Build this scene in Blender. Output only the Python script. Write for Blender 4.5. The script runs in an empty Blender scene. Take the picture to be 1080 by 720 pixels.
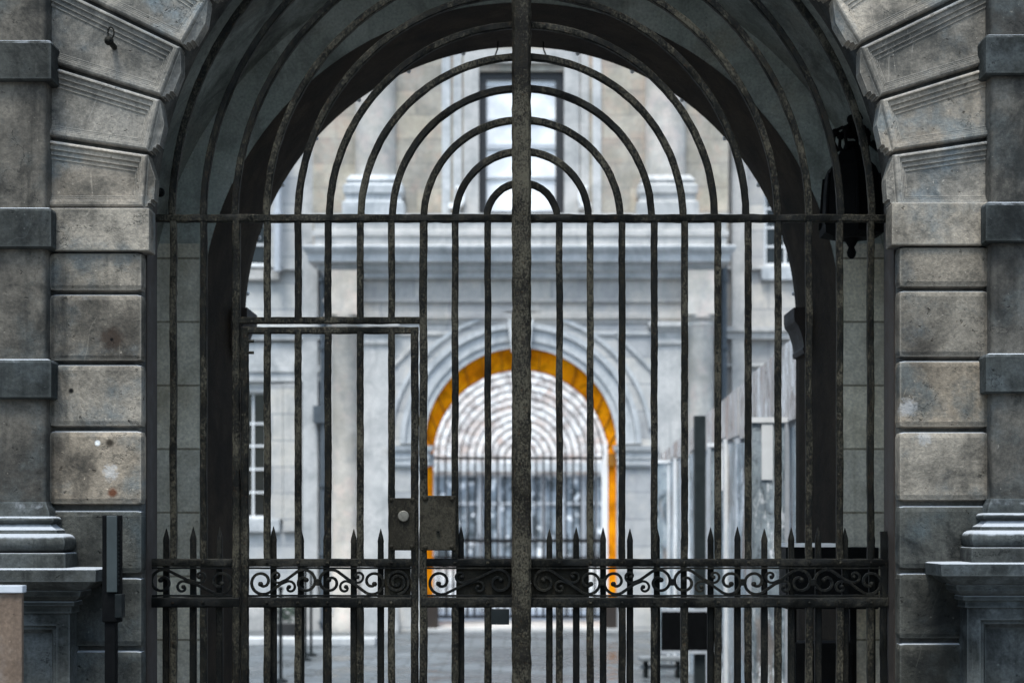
import bpy, bmesh, math, random
from mathutils import Vector, noise as mnoise
random.seed(7)
PI = math.pi
C = bpy.context.scene.collection
F = 1710.0          # focal length in photo pixels (photo 1080 wide)
VX, VY = 549.0, 550.0
H = 1.6             # eye height
Z0 = -0.62          # courtyard level

def sx(px, Y): return (px - VX) * Y / F
def sz(py, Y): return H + (VY - py) * Y / F

# ------------------------------------------------------------------ mesh builder
ORG = {}
class MB:
    def __init__(s): s.v = []; s.f = []
    def box(s, x0, x1, y0, y1, z0, z1):
        n = len(s.v)
        s.v += [(x0,y0,z0),(x1,y0,z0),(x1,y1,z0),(x0,y1,z0),(x0,y0,z1),(x1,y0,z1),(x1,y1,z1),(x0,y1,z1)]
        s.f += [tuple(n+i for i in q) for q in ((0,3,2,1),(4,5,6,7),(0,1,5,4),(1,2,6,5),(2,3,7,6),(3,0,4,7))]
        return s
    def loops(s, ls, cap0=True, cap1=True, closed=True):
        n = len(s.v); k = len(ls[0])
        for l in ls: s.v += [tuple(p) for p in l]
        for i in range(len(ls)-1):
            for j in range(k if closed else k-1):
                a = n+i*k+j; b = n+i*k+(j+1) % k
                s.f.append((a, b, b+k, a+k))
        if cap0: s.f.append(tuple(n+j for j in reversed(range(k))))
        if cap1: s.f.append(tuple(n+(len(ls)-1)*k+j for j in range(k)))
        return s
    def tube(s, path, w, d=None, up=None, jit=0.0, sides=8, taper=None):
        """bar of width w along path; rounded-square section; up = fixed axis for the depth d"""
        d = d or w
        pts = [Vector(p) for p in path]; ls = []
        for i, p in enumerate(pts):
            t = (pts[min(i+1, len(pts)-1)] - pts[max(i-1, 0)]).normalized()
            u = Vector(up) if up else (Vector((0,1,0)) if abs(t.y) < .9 else Vector((1,0,0)))
            a = t.cross(u).normalized(); b = u - t*u.dot(t); b.normalize()
            q = []
            sc = 1.0 if taper is None else taper(i/(len(pts)-1))
            for j in range(sides):
                if sides == 8:
                    c, sn = ((1,-.72),(1,.72),(.72,1),(-.72,1),(-1,.72),(-1,-.72),(-.72,-1),(.72,-1))[j]
                else:
                    an = 2*PI*(j+.5)/sides; c, sn = math.cos(an), math.sin(an)
                r = 1 + (random.uniform(-jit, jit) if jit else 0)
                q.append(p + a*(c*w/2*r*sc) + b*(sn*d/2*r*sc))
            ls.append(q)
        return s.loops(ls)
    def rev(s, prof, cx, cy, n=32, a0=0, a1=2*PI):
        full = abs(a1-a0-2*PI) < 1e-6
        k = n if full else n+1
        ls = []
        for r, z in prof:
            ls.append([(cx+r*math.cos(a0+(a1-a0)*j/n), cy+r*math.sin(a0+(a1-a0)*j/n), z) for j in range(k)])
        return s.loops(ls, True, True, full)
    def steps(s, x0, x1, y0, y1, prof):
        """rectangular block with a moulded outline: prof = [(offset, z), ...] bottom to top"""
        ls = [[(x0-o,y0-o,z),(x1+o,y0-o,z),(x1+o,y1,z),(x0-o,y1,z)] for o, z in prof]
        return s.loops(ls)
    def sphere(s, c, r, n=10, sc=(1,1,1)):
        ls = []
        for i in range(1, n):
            t = PI*i/n
            ls.append([(c[0]+sc[0]*r*math.sin(t)*math.cos(2*PI*j/(2*n)), c[1]+sc[1]*r*math.sin(t)*math.sin(2*PI*j/(2*n)), c[2]-sc[2]*r*math.cos(t)) for j in range(2*n)])
        return s.loops(ls)
    def prism(s, poly, y0, y1):
        return s.loops([[(x,y0,z) for x,z in poly], [(x,y1,z) for x,z in poly]])
    def build(s, name, mat, parent=None, smooth=False, bevel=0, seg=2, label=None):
        o0 = ORG.get(parent.name, Vector((0,0,0))) if parent else Vector((0,0,0))
        me = bpy.data.meshes.new(name)
        me.from_pydata([Vector(v)-o0 for v in s.v], [], s.f)
        bm = bmesh.new(); bm.from_mesh(me)
        bmesh.ops.recalc_face_normals(bm, faces=bm.faces)
        if bevel:
            eds = [e for e in bm.edges if len(e.link_faces) == 2 and e.calc_face_angle(0) > .5]
            bmesh.ops.bevel(bm, geom=eds, offset=bevel, segments=seg, profile=.6, affect='EDGES', clamp_overlap=True)
        bm.to_mesh(me); bm.free()
        if smooth:
            me.polygons.foreach_set('use_smooth', [True]*len(me.polygons))
            if smooth != 'full': me.set_sharp_from_angle(angle=math.radians(38))
        me.materials.append(mat)
        o = bpy.data.objects.new(name, me); C.objects.link(o)
        if parent:
            o.parent = parent
        ORG[o.name] = o0
        if label: o['label'] = label
        return o

def thing(name, label, cat, loc=(0,0,0), group=None):
    o = bpy.data.objects.new(name, None); C.objects.link(o)
    o.location = loc; o['label'] = label; o['category'] = cat
    o.empty_display_size = .2
    if group: o['group'] = group
    ORG[o.name] = Vector(loc); return o
def tag(o, label, cat, group=None):
    o['label'] = label; o['category'] = cat
    if group: o['group'] = group
    return o
def struct(o): o['kind'] = 'structure'; return o

def lerp(a, b, t): return a+(b-a)*t
def line(p, q, n):
    p, q = Vector(p), Vector(q); return [p.lerp(q, i/n) for i in range(n+1)]

def arch_wall(m, cx, zs, r, x0, x1, z0, z1, y0, y1, n=48, rb=None):
    """wall with a round-headed opening going right down to z0"""
    P = [(cx-r, zs)] + [(cx-r*math.cos(PI*i/n), zs+r*math.sin(PI*i/n)) for i in range(1, n)] + [(cx+r, zs)]
    def q(a, b, c, d):
        k = len(m.v); m.v += [a, b, c, d]; m.f.append((k, k+1, k+2, k+3))
    for y in (y0, y1):
        def f(x, z): return (x, y, z)
        q(f(x0,z0), f(cx-r,z0), f(cx-r,zs), f(x0,zs)); q(f(cx+r,z0), f(x1,z0), f(x1,zs), f(cx+r,zs))
        q(f(x0,zs), f(cx-r,zs), f(cx-r,z1), f(x0,z1)); q(f(cx+r,zs), f(x1,zs), f(x1,z1), f(cx+r,z1))
        for i in range(n):
            q(f(*P[i]), f(*P[i+1]), f(P[i+1][0], z1), f(P[i][0], z1))
    S = [(cx-r, z0)] + P + [(cx+r, z0)]
    for i in range(len(S)-1):
        q((S[i][0],y0,S[i][1]), (S[i+1][0],y0,S[i+1][1]), (S[i+1][0],y1,S[i+1][1]), (S[i][0],y1,S[i][1]))
    q((x0,y0,z0),(x0,y0,z1),(x0,y1,z1),(x0,y1,z0)); q((x1,y0,z0),(x1,y0,z1),(x1,y1,z1),(x1,y1,z0))
    q((x0,y0,z1),(x1,y0,z1),(x1,y1,z1),(x0,y1,z1))
    return m

def grid_wall(m, xs, zs, holes, y0, y1):
    """front sheet with rectangular holes (by cell index) and reveals y0..y1"""
    for i in range(len(xs)-1):
        for j in range(len(zs)-1):
            a, b, c, d = xs[i], xs[i+1], zs[j], zs[j+1]
            k = len(m.v)
            if (i, j) in holes:
                for (p, q_) in (((a,c),(b,c)), ((b,c),(b,d)), ((b,d),(a,d)), ((a,d),(a,c))):
                    k = len(m.v)
                    m.v += [(p[0],y0,p[1]),(q_[0],y0,q_[1]),(q_[0],y1,q_[1]),(p[0],y1,p[1])]; m.f.append((k,k+1,k+2,k+3))
            else:
                m.v += [(a,y0,c),(b,y0,c),(b,y0,d),(a,y0,d)]; m.f.append((k,k+1,k+2,k+3))
    return m

# ------------------------------------------------------------------ materials
def nt(name):
    m = bpy.data.materials.new(name); m.use_nodes = True
    t = m.node_tree; b = t.nodes['Principled BSDF']
    return m, t, b
class N:
    def __init__(s, t): s.t = t
    def new(s, ty, **k):
        n = s.t.nodes.new(ty)
        for a, v in k.items(): setattr(n, a, v)
        return n
    def ln(s, a, b): s.t.links.new(a, b)
    def pos(s, scale=(1,1,1), loc=(0,0,0)):
        g = s.new('ShaderNodeNewGeometry'); mp = s.new('ShaderNodeMapping')
        mp.inputs['Scale'].default_value = scale; mp.inputs['Location'].default_value = loc
        s.ln(g.outputs['Position'], mp.inputs['Vector']); return mp.outputs[0]
    def noise(s, vec, sc, det=6, rough=.6, dist=0):
        n = s.new('ShaderNodeTexNoise'); s.ln(vec, n.inputs['Vector'])
        n.inputs['Scale'].default_value = sc; n.inputs['Detail'].default_value = det
        n.inputs['Roughness'].default_value = rough; n.inputs['Distortion'].default_value = dist
        return n.outputs['Fac']
    def ramp(s, fac, a, b, lo=0.0, hi=1.0):
        n = s.new('ShaderNodeMapRange'); s.ln(fac, n.inputs['Value'])
        n.inputs['From Min'].default_value = a; n.inputs['From Max'].default_value = b
        n.inputs['To Min'].default_value = lo; n.inputs['To Max'].default_value = hi
        n.interpolation_type = 'SMOOTHSTEP'
        return n.outputs[0]
    def mix(s, fac, a, b, mode='MIX'):
        n = s.new('ShaderNodeMix', data_type='RGBA', blend_type=mode)
        for inp, v in ((n.inputs[0], fac), (n.inputs[6], a), (n.inputs[7], b)):
            if hasattr(v, 'is_linked') or hasattr(v, 'links'): s.ln(v, inp)
            elif isinstance(v, (int, float)): inp.default_value = v
            else: inp.default_value = (*v, 1)
        return n.outputs[2]
    def math(s, op, a, b=0.0):
        n = s.new('ShaderNodeMath', operation=op)
        for inp, v in ((n.inputs[0], a), (n.inputs[1], b)):
            if isinstance(v, (int, float)): inp.default_value = v
            else: s.ln(v, inp)
        return n.outputs[0]
    def bump(s, h, b, strength=.4, dist=.01):
        n = s.new('ShaderNodeBump'); s.ln(h, n.inputs['Height'])
        n.inputs['Strength'].default_value = strength; n.inputs['Distance'].default_value = dist
        s.ln(n.outputs[0], b.inputs['Normal'])

def stone(name, c1, c2, soot, soot_amt=.5, tint=None, rough=.85, vary=.25, courses=None, spots=(), bump=.5, fine=1.0, streak=.35, edge=None, dust=.6):
    m, t, b = nt(name); n = N(t)
    p = n.pos()
    big = n.noise(p, 1.7, 6, .62)
    col = n.mix(n.ramp(big, .36, .64), c1, c2)
    if tint:
        col = n.mix(n.ramp(n.noise(n.pos(loc=(3,7,1)), 2.6, 7, .65), .47, .66, 0, .8), col, tint)
    # grain
    gr = n.noise(p, 55*fine, 5, .7)
    col = n.mix(1.0, col, n.mix(n.ramp(gr, .25, .75), (.72,.72,.73), (1.25,1.24,1.22)), 'MULTIPLY')
    # soot clouds and rain streaks
    so = n.noise(n.pos(loc=(11,2,5)), 2.6, 9, .72, .5)
    col = n.mix(n.ramp(so, .42, .68, 0, soot_amt), col, soot)
    st = n.noise(n.pos(scale=(13,13,.9)), 1.0, 4, .6)
    col = n.mix(n.ramp(st, .5, .8, 0, streak), col, soot)
    # fine pale scratches and hairline cracks
    if edge:
        sc_ = n.math('ABSOLUTE', n.math('SUBTRACT', n.noise(n.pos(loc=(2,2,7), scale=(1,1,.3)), 3.1, 2, .4, .2), .5))
        msk = n.ramp(n.noise(n.pos(loc=(7,7,2)), 3, 3), .5, .62)
        col = n.mix(n.math('MULTIPLY', n.ramp(sc_, .001, .004, .2, 0), msk), col, tuple(min(.7, x*1.7) for x in c2))
        ck = n.math('ABSOLUTE', n.math('SUBTRACT', n.noise(n.pos(loc=(5,3,1), scale=(1,1,1.6)), 2.1, 8, .62), .5))
        col = n.mix(n.math('MULTIPLY', n.ramp(ck, .001, .005, .85, 0), n.ramp(n.noise(n.pos(loc=(1,6,3)), 2.2, 3), .52, .6)), col, soot)
    # pale flecks and dark pits
    fl = n.noise(n.pos(loc=(1,9,4)), 38*fine, 3, .6)
    col = n.mix(n.ramp(fl, .68, .76, 0, .55), col, tuple(min(.8, x*1.9) for x in c2))
    pit = n.noise(n.pos(loc=(6,1,8)), 26*fine, 3, .6)
    col = n.mix(n.ramp(pit, .67, .75, 0, .6), col, tuple(x*.4 for x in c1))
    if vary:
        oi = n.new('ShaderNodeObjectInfo')
        rv = n.new('ShaderNodeMapRange'); n.ln(oi.outputs['Random'], rv.inputs[0])
        rv.inputs[3].default_value = 1-vary; rv.inputs[4].default_value = 1+vary
        cc = n.new('ShaderNodeCombineColor')
        for i in range(3): n.ln(rv.outputs[0], cc.inputs[i])
        col = n.mix(1.0, col, cc.outputs[0], 'MULTIPLY')
        wn = n.new('ShaderNodeTexWhiteNoise', noise_dimensions='1D'); n.ln(oi.outputs['Random'], wn.inputs['W'])
        col = n.mix(n.ramp(wn.outputs['Value'], .1, 1, 0, .35), col, n.mix(1.0, col, (1.18,.98,.78), 'MULTIPLY'))
    h = n.math('ADD', n.math('MULTIPLY', gr, .35), n.math('MULTIPLY', big, .8))
    h = n.math('ADD', h, n.math('MULTIPLY', n.noise(p, 14*fine, 6, .7), .8))
    h = n.math('SUBTRACT', h, n.ramp(pit, .66, .75, 0, .7))
    if edge:
        bv = n.new('ShaderNodeBevel'); bv.samples = 4; bv.inputs['Radius'].default_value = edge
        g = n.new('ShaderNodeNewGeometry')
        dt = n.new('ShaderNodeVectorMath', operation='DOT_PRODUCT'); n.ln(bv.outputs[0], dt.inputs[0]); n.ln(g.outputs['Normal'], dt.inputs[1])
        ed = n.ramp(n.math('ADD', dt.outputs['Value'], n.math('MULTIPLY', n.math('SUBTRACT', gr, .5), .12)), .99, .86, 0, .5)
        col = n.mix(ed, col, tuple(min(.7, x*1.55) for x in c2))
    if courses:
        w, hh, mo, jc = courses
        br = n.new('ShaderNodeTexBrick'); g = n.new('ShaderNodeNewGeometry')
        sp = n.new('ShaderNodeSeparateXYZ'); n.ln(g.outputs['Position'], sp.inputs[0])
        cb = n.new('ShaderNodeCombineXYZ'); n.ln(n.math('ADD', sp.outputs[0], sp.outputs[1]), cb.inputs[0]); n.ln(sp.outputs[2], cb.inputs[1])
        n.ln(cb.outputs[0], br.inputs['Vector'])
        br.inputs['Scale'].default_value = 1; br.inputs['Brick Width'].default_value = w; br.inputs['Row Height'].default_value = hh
        br.inputs['Mortar Size'].default_value = mo; br.inputs['Mortar Smooth'].default_value = .3
        br.inputs['Color1'].default_value = (.86,.86,.87,1); br.inputs['Color2'].default_value = (1.14,1.1,1.04,1); br.inputs['Mortar'].default_value = (*jc, 1)
        br.inputs['Bias'].default_value = 0
        col = n.mix(1.0, col, br.outputs['Color'], 'MULTIPLY')
        h = n.math('SUBTRACT', h, n.math('MULTIPLY', br.outputs['Fac'], 1.2))
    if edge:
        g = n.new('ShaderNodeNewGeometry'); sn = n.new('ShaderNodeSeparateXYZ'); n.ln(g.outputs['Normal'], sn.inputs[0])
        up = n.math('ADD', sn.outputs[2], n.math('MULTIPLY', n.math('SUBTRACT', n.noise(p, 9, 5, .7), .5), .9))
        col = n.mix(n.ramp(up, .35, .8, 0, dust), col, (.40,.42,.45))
    for (cx, cy, cz, r, colr, amt, rag) in spots:
        g = n.new('ShaderNodeNewGeometry')
        d = n.new('ShaderNodeVectorMath', operation='DISTANCE'); n.ln(g.outputs['Position'], d.inputs[0]); d.inputs[1].default_value = (cx, cy, cz)
        dd = n.math('ADD', d.outputs['Value'], n.math('MULTIPLY', n.math('SUBTRACT', n.noise(p, 45, 4), .5), r*rag))
        col = n.mix(n.ramp(dd, r*.35, r, amt, 0), col, colr)
    n.ln(col, b.inputs['Base Color']); b.inputs['Roughness'].default_value = rough
    b.inputs['Specular IOR Level'].default_value = .08
    if edge: h = n.math('ADD', h, n.math('MULTIPLY', n.noise(n.pos(scale=(60,60,14)), 1.0, 3, .5), .15))
    n.bump(h, b, bump, .012)
    return m

def plain(name, col, rough=.5, metal=0, var=.15, spec=.5, scale=9, bump=.1, dirt=None, coat=0):
    m, t, b = nt(name); n = N(t); p = n.pos()
    k = n.noise(p, scale, 6, .65)
    c = n.mix(n.ramp(k, .3, .7), tuple(x*(1-var) for x in col), tuple(min(1, x*(1+var)) for x in col))
    if dirt: c = n.mix(n.ramp(n.noise(n.pos(loc=(4,4,4)), scale*2.2, 7, .7), .52, .7, 0, dirt[1]), c, dirt[0])
    n.ln(c, b.inputs['Base Color'])
    n.ln(n.ramp(k, .2, .8, rough*.8, min(1, rough*1.2)), b.inputs['Roughness'])
    b.inputs['Metallic'].default_value = metal; b.inputs['Specular IOR Level'].default_value = spec
    b.inputs['Coat Weight'].default_value = coat
    if bump: n.bump(n.noise(p, scale*5, 5), b, bump, .005)
    return m

def iron_mat(name, amount=1.0, base=(.003,.0032,.0029)):
    m, t, b = nt(name); n = N(t); p = n.pos()
    c = n.mix(n.ramp(n.noise(p, 7, 5), .35, .65), base, tuple(x*2.2 for x in base))
    patch = n.noise(n.pos(loc=(2,3,9)), 3.2, 4, .6)
    sp = n.noise(n.pos(loc=(5,5,5), scale=(1,1,.7)), 105, 5, .75)
    sp2 = n.noise(n.pos(loc=(1,5,2), scale=(1,1,.5)), 34, 6, .8)
    thr = n.math('ADD', n.math('MULTIPLY', patch, .45), n.math('ADD', n.math('MULTIPLY', sp, .6), n.math('MULTIPLY', sp2, .25)))
    oi = n.new('ShaderNodeObjectInfo')
    thr = n.math('ADD', thr, n.math('MULTIPLY', n.math('SUBTRACT', oi.outputs['Random'], .5), .09))
    c = n.mix(n.ramp(sp2, .45, .62, 0, .8*amount), c, (.013,.0115,.0078))
    sm = n.ramp(thr, .63, .80, 0, .65*amount)
    c = n.mix(sm, c, (.085,.076,.055))
    c = n.mix(n.ramp(n.noise(n.pos(loc=(8,1,2)), 40, 5, .75), .58, .70, 0, .6*amount), c, (.036,.020,.010))
    n.ln(c, b.inputs['Base Color'])
    b.inputs['Roughness'].default_value = .55; b.inputs['Specular IOR Level'].default_value = .07
    n.bump(n.math('ADD', n.noise(p, 120, 4, .7), n.math('MULTIPLY', sm, .6)), b, .7, .004)
    return m

def glass_mat(name, col, rough=.06, spec=.8, metal=0.0, scale=1.2, streak=False):
    m, t, b = nt(name); n = N(t)
    k = n.noise(n.pos(scale=(1,1,.35) if streak else (1,1,1)), scale, 5, .6)
    n.ln(n.mix(n.ramp(k, .35, .65), tuple(x*.75 for x in col), tuple(min(1, x*1.25) for x in col)), b.inputs['Base Color'])
    b.inputs['Roughness'].default_value = rough; b.inputs['Specular IOR Level'].default_value = spec; b.inputs['Metallic'].default_value = metal
    n.bump(k, b, .5 if streak else .12, .04)
    return m

YB = 8.60   # face of the rusticated blocks
def sp(px, py, r, col, amt=.9, rag=.8): return (sx(px,YB), YB, sz(py,YB), r, col, amt, rag)
spots = [sp(118,357,.085,(.035,.024,.018),.8), sp(118,358,.014,(.004,.004,.004),1,.2), sp(75,412,.02,(.008,.008,.008),1,.2),
         sp(103,467,.02,(.75,.75,.74),1,.3), sp(116,467,.03,(.02,.016,.012),.9,.3), sp(119,519,.035,(.10,.032,.014),.9,.6),
         sp(117,498,.05,(.45,.44,.43),.6,2.0), sp(945+30,462,.05,(.4,.4,.4),.4,2.0), sp(945+12,430,.06,(.42,.42,.42),.5,1.5)]
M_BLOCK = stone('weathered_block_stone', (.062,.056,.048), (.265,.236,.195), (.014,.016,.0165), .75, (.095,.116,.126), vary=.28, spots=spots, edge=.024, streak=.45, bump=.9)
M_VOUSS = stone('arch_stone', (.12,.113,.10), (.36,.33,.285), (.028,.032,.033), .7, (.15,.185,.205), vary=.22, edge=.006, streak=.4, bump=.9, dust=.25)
M_DAMPSHADE = stone('shaded_damp_stone', (0.0221,0.0238,0.0218), (0.0697,0.0713,0.0647), (.007,.008,.0085), .8, (.055,.068,.072), vary=.2, spots=spots, edge=.024, streak=.5, bump=.9)  # damp blue-grey stone, part of its dark is shade put into the colour
M_WALL = stone('front_wall_stone', (.05,.048,.044), (.125,.117,.103), (.013,.014,.0145), .75, (.075,.088,.095), vary=0)
M_COL = stone('column_stone', (.042,.042,.040), (.125,.120,.108), (.013,.0145,.015), .8, (.075,.088,.092), vary=.1, streak=.65, edge=.02)
M_BAND = stone('dark_band_stone', (0.0135,0.0158,0.0155), (0.0450,0.0493,0.0479), (.006,.007,.0075), .75, (.06,.07,.074), vary=.3, streak=.6, edge=.03, dust=.85)
M_BASE = stone('base_stone', (0.0204,0.0238,0.0239), (0.0638,0.0705,0.0701), (.006,.0075,.008), .75, (.09,.104,.112), vary=.1, streak=.75, edge=.022, dust=.75)  # pedestal stone, darkened to carry the shade of the lower corners
M_PANEL = stone('passage_stone', (.60,.575,.49), (.73,.705,.61), (.27,.245,.18), .6, (.5,.46,.37), vary=0, courses=(9.0,.415,.008,(.42,.40,.36)), bump=.35, streak=.45)
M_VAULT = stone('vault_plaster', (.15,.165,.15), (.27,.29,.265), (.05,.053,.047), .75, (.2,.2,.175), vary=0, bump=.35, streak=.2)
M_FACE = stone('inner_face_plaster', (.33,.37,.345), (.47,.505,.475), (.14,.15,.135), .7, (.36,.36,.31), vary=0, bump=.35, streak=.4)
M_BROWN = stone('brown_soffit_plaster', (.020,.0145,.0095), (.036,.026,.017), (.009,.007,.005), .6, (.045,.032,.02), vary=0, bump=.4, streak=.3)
M_PALE = stone('pale_facade_stone', (0.4264,0.4401,0.4551), (0.4920,0.5053,0.5166), (.24,.26,.275), .32, (.56,.555,.54), vary=.06, bump=.2, streak=.45, courses=(1.4,.55,.016,(.62,.64,.67)))
M_PALE2 = stone('pale_trim_stone', (0.4300,0.4489,0.4644), (0.5332,0.5472,0.5590), (.17,.19,.205), .4, None, vary=.08, bump=.2, streak=.5)
M_TAN = stone('tan_facade_stone', (.33,.31,.265), (.47,.44,.385), (.22,.22,.215), .5, (.46,.37,.31), vary=.06, bump=.2, courses=(1.1,.5,.012,(.7,.7,.72)))
M_TANC = stone('tan_column_stone', (0.4224,0.4046,0.3698), (0.5808,0.5612,0.5246), (.27,.28,.29), .5, (.60,.52,.48), vary=.06, bump=.2)
M_REBATE = plain('dark_rebate', (.022,.015,.011), .8, var=.3)
M_ORANGE = stone('lamp_glow_vault', (.80,.25,.001), (.93,.35,.003), (.26,.075,.001), .75, (.70,.19,.001), vary=0, bump=.2, streak=.5)  # orange of warm lamp light inside the vault, put into the base colour
M_ORANGEDK = plain('dark_orange_joint', (.30,.12,.004), .8)
M_WHITE = plain('white_paint', (.8,.8,.8), .5, var=.05)
M_IRON = iron_mat('weathered_iron', 1.0)
M_FGATE = plain('far_gate_paint', (.012,.013,.014), .5)
M_PLATE = iron_mat('plate_iron', .5, (.008,.007,.005))
M_IRONC = iron_mat('crusted_iron', 1.15, (.006,.0055,.0045))
M_IRONB = iron_mat('black_iron', .28, (.0022,.0025,.0025))
M_BLACK = plain('black_paint', (.003,.0033,.0036), .6, var=.3, spec=.06, dirt=((.010,.010,.010), .4))
M_LANT = plain('lantern_black', (.003,.003,.003), .8, var=.2, spec=.1)
M_DKGREY = plain('dark_grey_paint', (.009,.0115,.012), .5, var=.2, spec=.12, dirt=((.02,.02,.02), .3))
M_READER = plain('grey_reader_face', (.028,.036,.037), .4, var=.15)
M_WOOD = stone('tan_board', (.085,.062,.047), (.15,.11,.083), (.05,.037,.03), .6, (.2,.17,.15), vary=0, streak=.7, bump=.3)
M_DKGLASS = glass_mat('dark_window_glass', (.012,.015,.018), .05)
M_BRGLASS = glass_mat('white_pane_glass', (.88,.89,.92), .12, .5)  # pane with a near-white base colour
M_DKFRAME = plain('dark_window_frame', (.016,.016,.018), .5)
M_BLUEPIPE = plain('blue_grey_pipe', (.07,.085,.1), .5, var=.2)
M_GREYPIPE = plain('pale_pipe', (.42,.44,.47), .5, var=.1)
def reflection_paint(name, cols, sc):  # streaks and white glints of reflections painted into the base colour
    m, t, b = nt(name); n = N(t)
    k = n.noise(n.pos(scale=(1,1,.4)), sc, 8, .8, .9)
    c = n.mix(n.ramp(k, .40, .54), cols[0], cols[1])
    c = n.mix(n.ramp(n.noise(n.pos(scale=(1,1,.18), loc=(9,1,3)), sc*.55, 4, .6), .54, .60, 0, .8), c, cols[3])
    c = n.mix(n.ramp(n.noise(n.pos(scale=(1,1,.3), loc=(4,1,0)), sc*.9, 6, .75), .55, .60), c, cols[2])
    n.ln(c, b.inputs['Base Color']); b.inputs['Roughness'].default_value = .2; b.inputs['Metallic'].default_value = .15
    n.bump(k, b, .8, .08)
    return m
M_REFLGLASS = reflection_paint('reflection_painted_glass', ((.10,.125,.14), (.36,.42,.46), (.9,.92,.95), (.30,.22,.17)), 4)
M_FASCIA = reflection_paint('reflection_painted_cladding', ((.30,.27,.25), (.62,.59,.57), (.92,.92,.92), (.46,.35,.30)), 4)
M_SILVER2 = reflection_paint('reflection_painted_screen', ((.13,.16,.18), (.38,.44,.48), (.92,.94,.96), (.33,.28,.25)), 5)
M_POST = plain('signpost_grey', (.022,.028,.029), .5, var=.2, spec=.2)
M_SLAB = plain('bench_slab', (.16,.17,.175), .7, var=.2)
M_PLANT = plain('dark_leaf', (.03,.05,.03), .6, var=.5, scale=20)
M_LEAFSOIL = plain('planter_tub', (.08,.075,.07), .8)
M_RUBBER = plain('crust_brass', (.12,.11,.09), .5, .3, var=.2, scale=60)

def paving(name, c1, c2, jc, w, hh, rough):
    m, t, b = nt(name); n = N(t)
    br = n.new('ShaderNodeTexBrick'); g = n.new('ShaderNodeNewGeometry'); n.ln(g.outputs['Position'], br.inputs['Vector'])
    br.inputs['Scale'].default_value = 1; br.inputs['Brick Width'].default_value = w; br.inputs['Row Height'].default_value = hh
    br.inputs['Mortar Size'].default_value = .018
    br.inputs['Color1'].default_value = (*c1, 1); br.inputs['Color2'].default_value = (*c2, 1); br.inputs['Mortar'].default_value = (*jc, 1)
    k = n.noise(n.pos(), .8, 7, .65)
    c = n.mix(n.ramp(k, .42, .6, 0, .8), br.outputs['Color'], tuple(x*.4 for x in c1))
    n.ln(c, b.inputs['Base Color']); n.ln(n.ramp(k, .62, .42, rough*.3, rough*1.2), b.inputs['Roughness'])
    n.bump(n.math('SUBTRACT', n.noise(n.pos(), 20, 5), br.outputs['Fac']), b, .3, .01)
    return m
M_COURT = paving('courtyard_setts', (.09,.102,.108), (.14,.153,.162), (.04,.045,.045), .6, .3, .55)
M_STREET = paving('pavement_slabs', (.15,.15,.146), (.2,.2,.195), (.07,.07,.07), .9, .6, .7)
M_PALEST = paving('pale_flagstones', (.48,.48,.48), (.55,.55,.55), (.3,.3,.3), .9, .6, .8)  # pale tone picked to bounce light up; the passage floor is unseen
M_GROUND = plain('ground_asphalt', (.05,.05,.052), .85, var=.3)

# ------------------------------------------------------------------ the ground
def sheet(name, pts, mat):
    m = MB(); m.v = list(pts); m.f = [tuple(range(len(pts)))]
    return struct(m.build(name, mat))
sheet('ground', [(-400,-300,-.75),(400,-300,-.75),(400,600,-.75),(-400,600,-.75)], M_GROUND)
m = MB(); m.v = [(-9,-9,0),(9,-9,0),(9,9.0,0),(-9,9.0,0),(-9,-9,-.74),(9,-9,-.74)]; m.f = [(0,1,2,3),(4,5,1,0)]
struct(m.build('pavement', M_STREET))
m = MB(); m.v = [(-2.5,9.004,.003),(2.5,9.004,.003),(2.5,11.7,-.1),(-2.5,11.7,-.1)]; m.f = [(0,1,2,3)]
struct(m.build('passage_paving', M_PALEST))
m = MB(); m.v = [(-16,11.7,-.1),(16,11.7,-.1),(16,17,Z0),(-16,17,Z0),(16,33.2,Z0),(-16,33.2,Z0)]; m.f = [(0,1,2,3),(3,2,4,5)]
struct(m.build('courtyard_paving', M_COURT))
sheet('far_pavement', [(-12,34.0,Z0+.03),(12,34.0,Z0+.03),(12,63.9,Z0+.03),(-12,63.9,Z0+.03)], M_PALEST)

# ------------------------------------------------------------------ the gatehouse (near)
G = thing('stone_gatehouse', 'sooty stone gatehouse with panelled arch stones, banded columns and a vaulted passage', 'gatehouse', (0,8.66,0))
ZS = sz(220, YB)            # springing of the street arch
R1 = 2.0
YS = 8.645                   # wall sheet behind the blocks
m = MB(); arch_wall(m, 0, ZS, 2.02, -6, 6, 0, 8.2, YS, 9.0, 64)
front = m.build('front_wall', M_WALL, G)
# jamb blocks
rows_l = [(268,305),(312,379),(386,448),(456,530),(540,603),(611,680),(688,760),(768,845)]
rows_r = [(262,301),(308,375),(382,449),(457,526),(535,598),(606,672),(680,752),(760,845)]
for side, rows in ((-1, rows_l), (1, rows_r)):
    for (a, b) in rows:
        xi = -2.007 if side < 0 else 2.007; mt_ = M_DAMPSHADE if a > 530 else M_BLOCK
        xo = sx(51, YB) if side < 0 else sx(1044, YB)
        z1, z0 = sz(a-2.0, YB), max(.004, sz(b+2.0, YB))
        if z1 < .05: continue
        q = MB().box(min(xi,xo), max(xi,xo), YB+random.uniform(-.004,.004), 8.72, z0, z1)
        q.build('quoin', mt_, G, bevel=.032, seg=2)
    # springer block
    xi = -1.965 if side < 0 else 1.965
    xo = sx(49, 8.57) if side < 0 else sx(1046, 8.57)
    a, b = (219,264) if side < 0 else (213,258)
    MB().box(min(xi,xo), max(xi,xo), 8.575, 8.73, sz(b,8.57), sz(a,8.57)).build('impost_block', M_BLOCK, G, bevel=.008)

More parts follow.
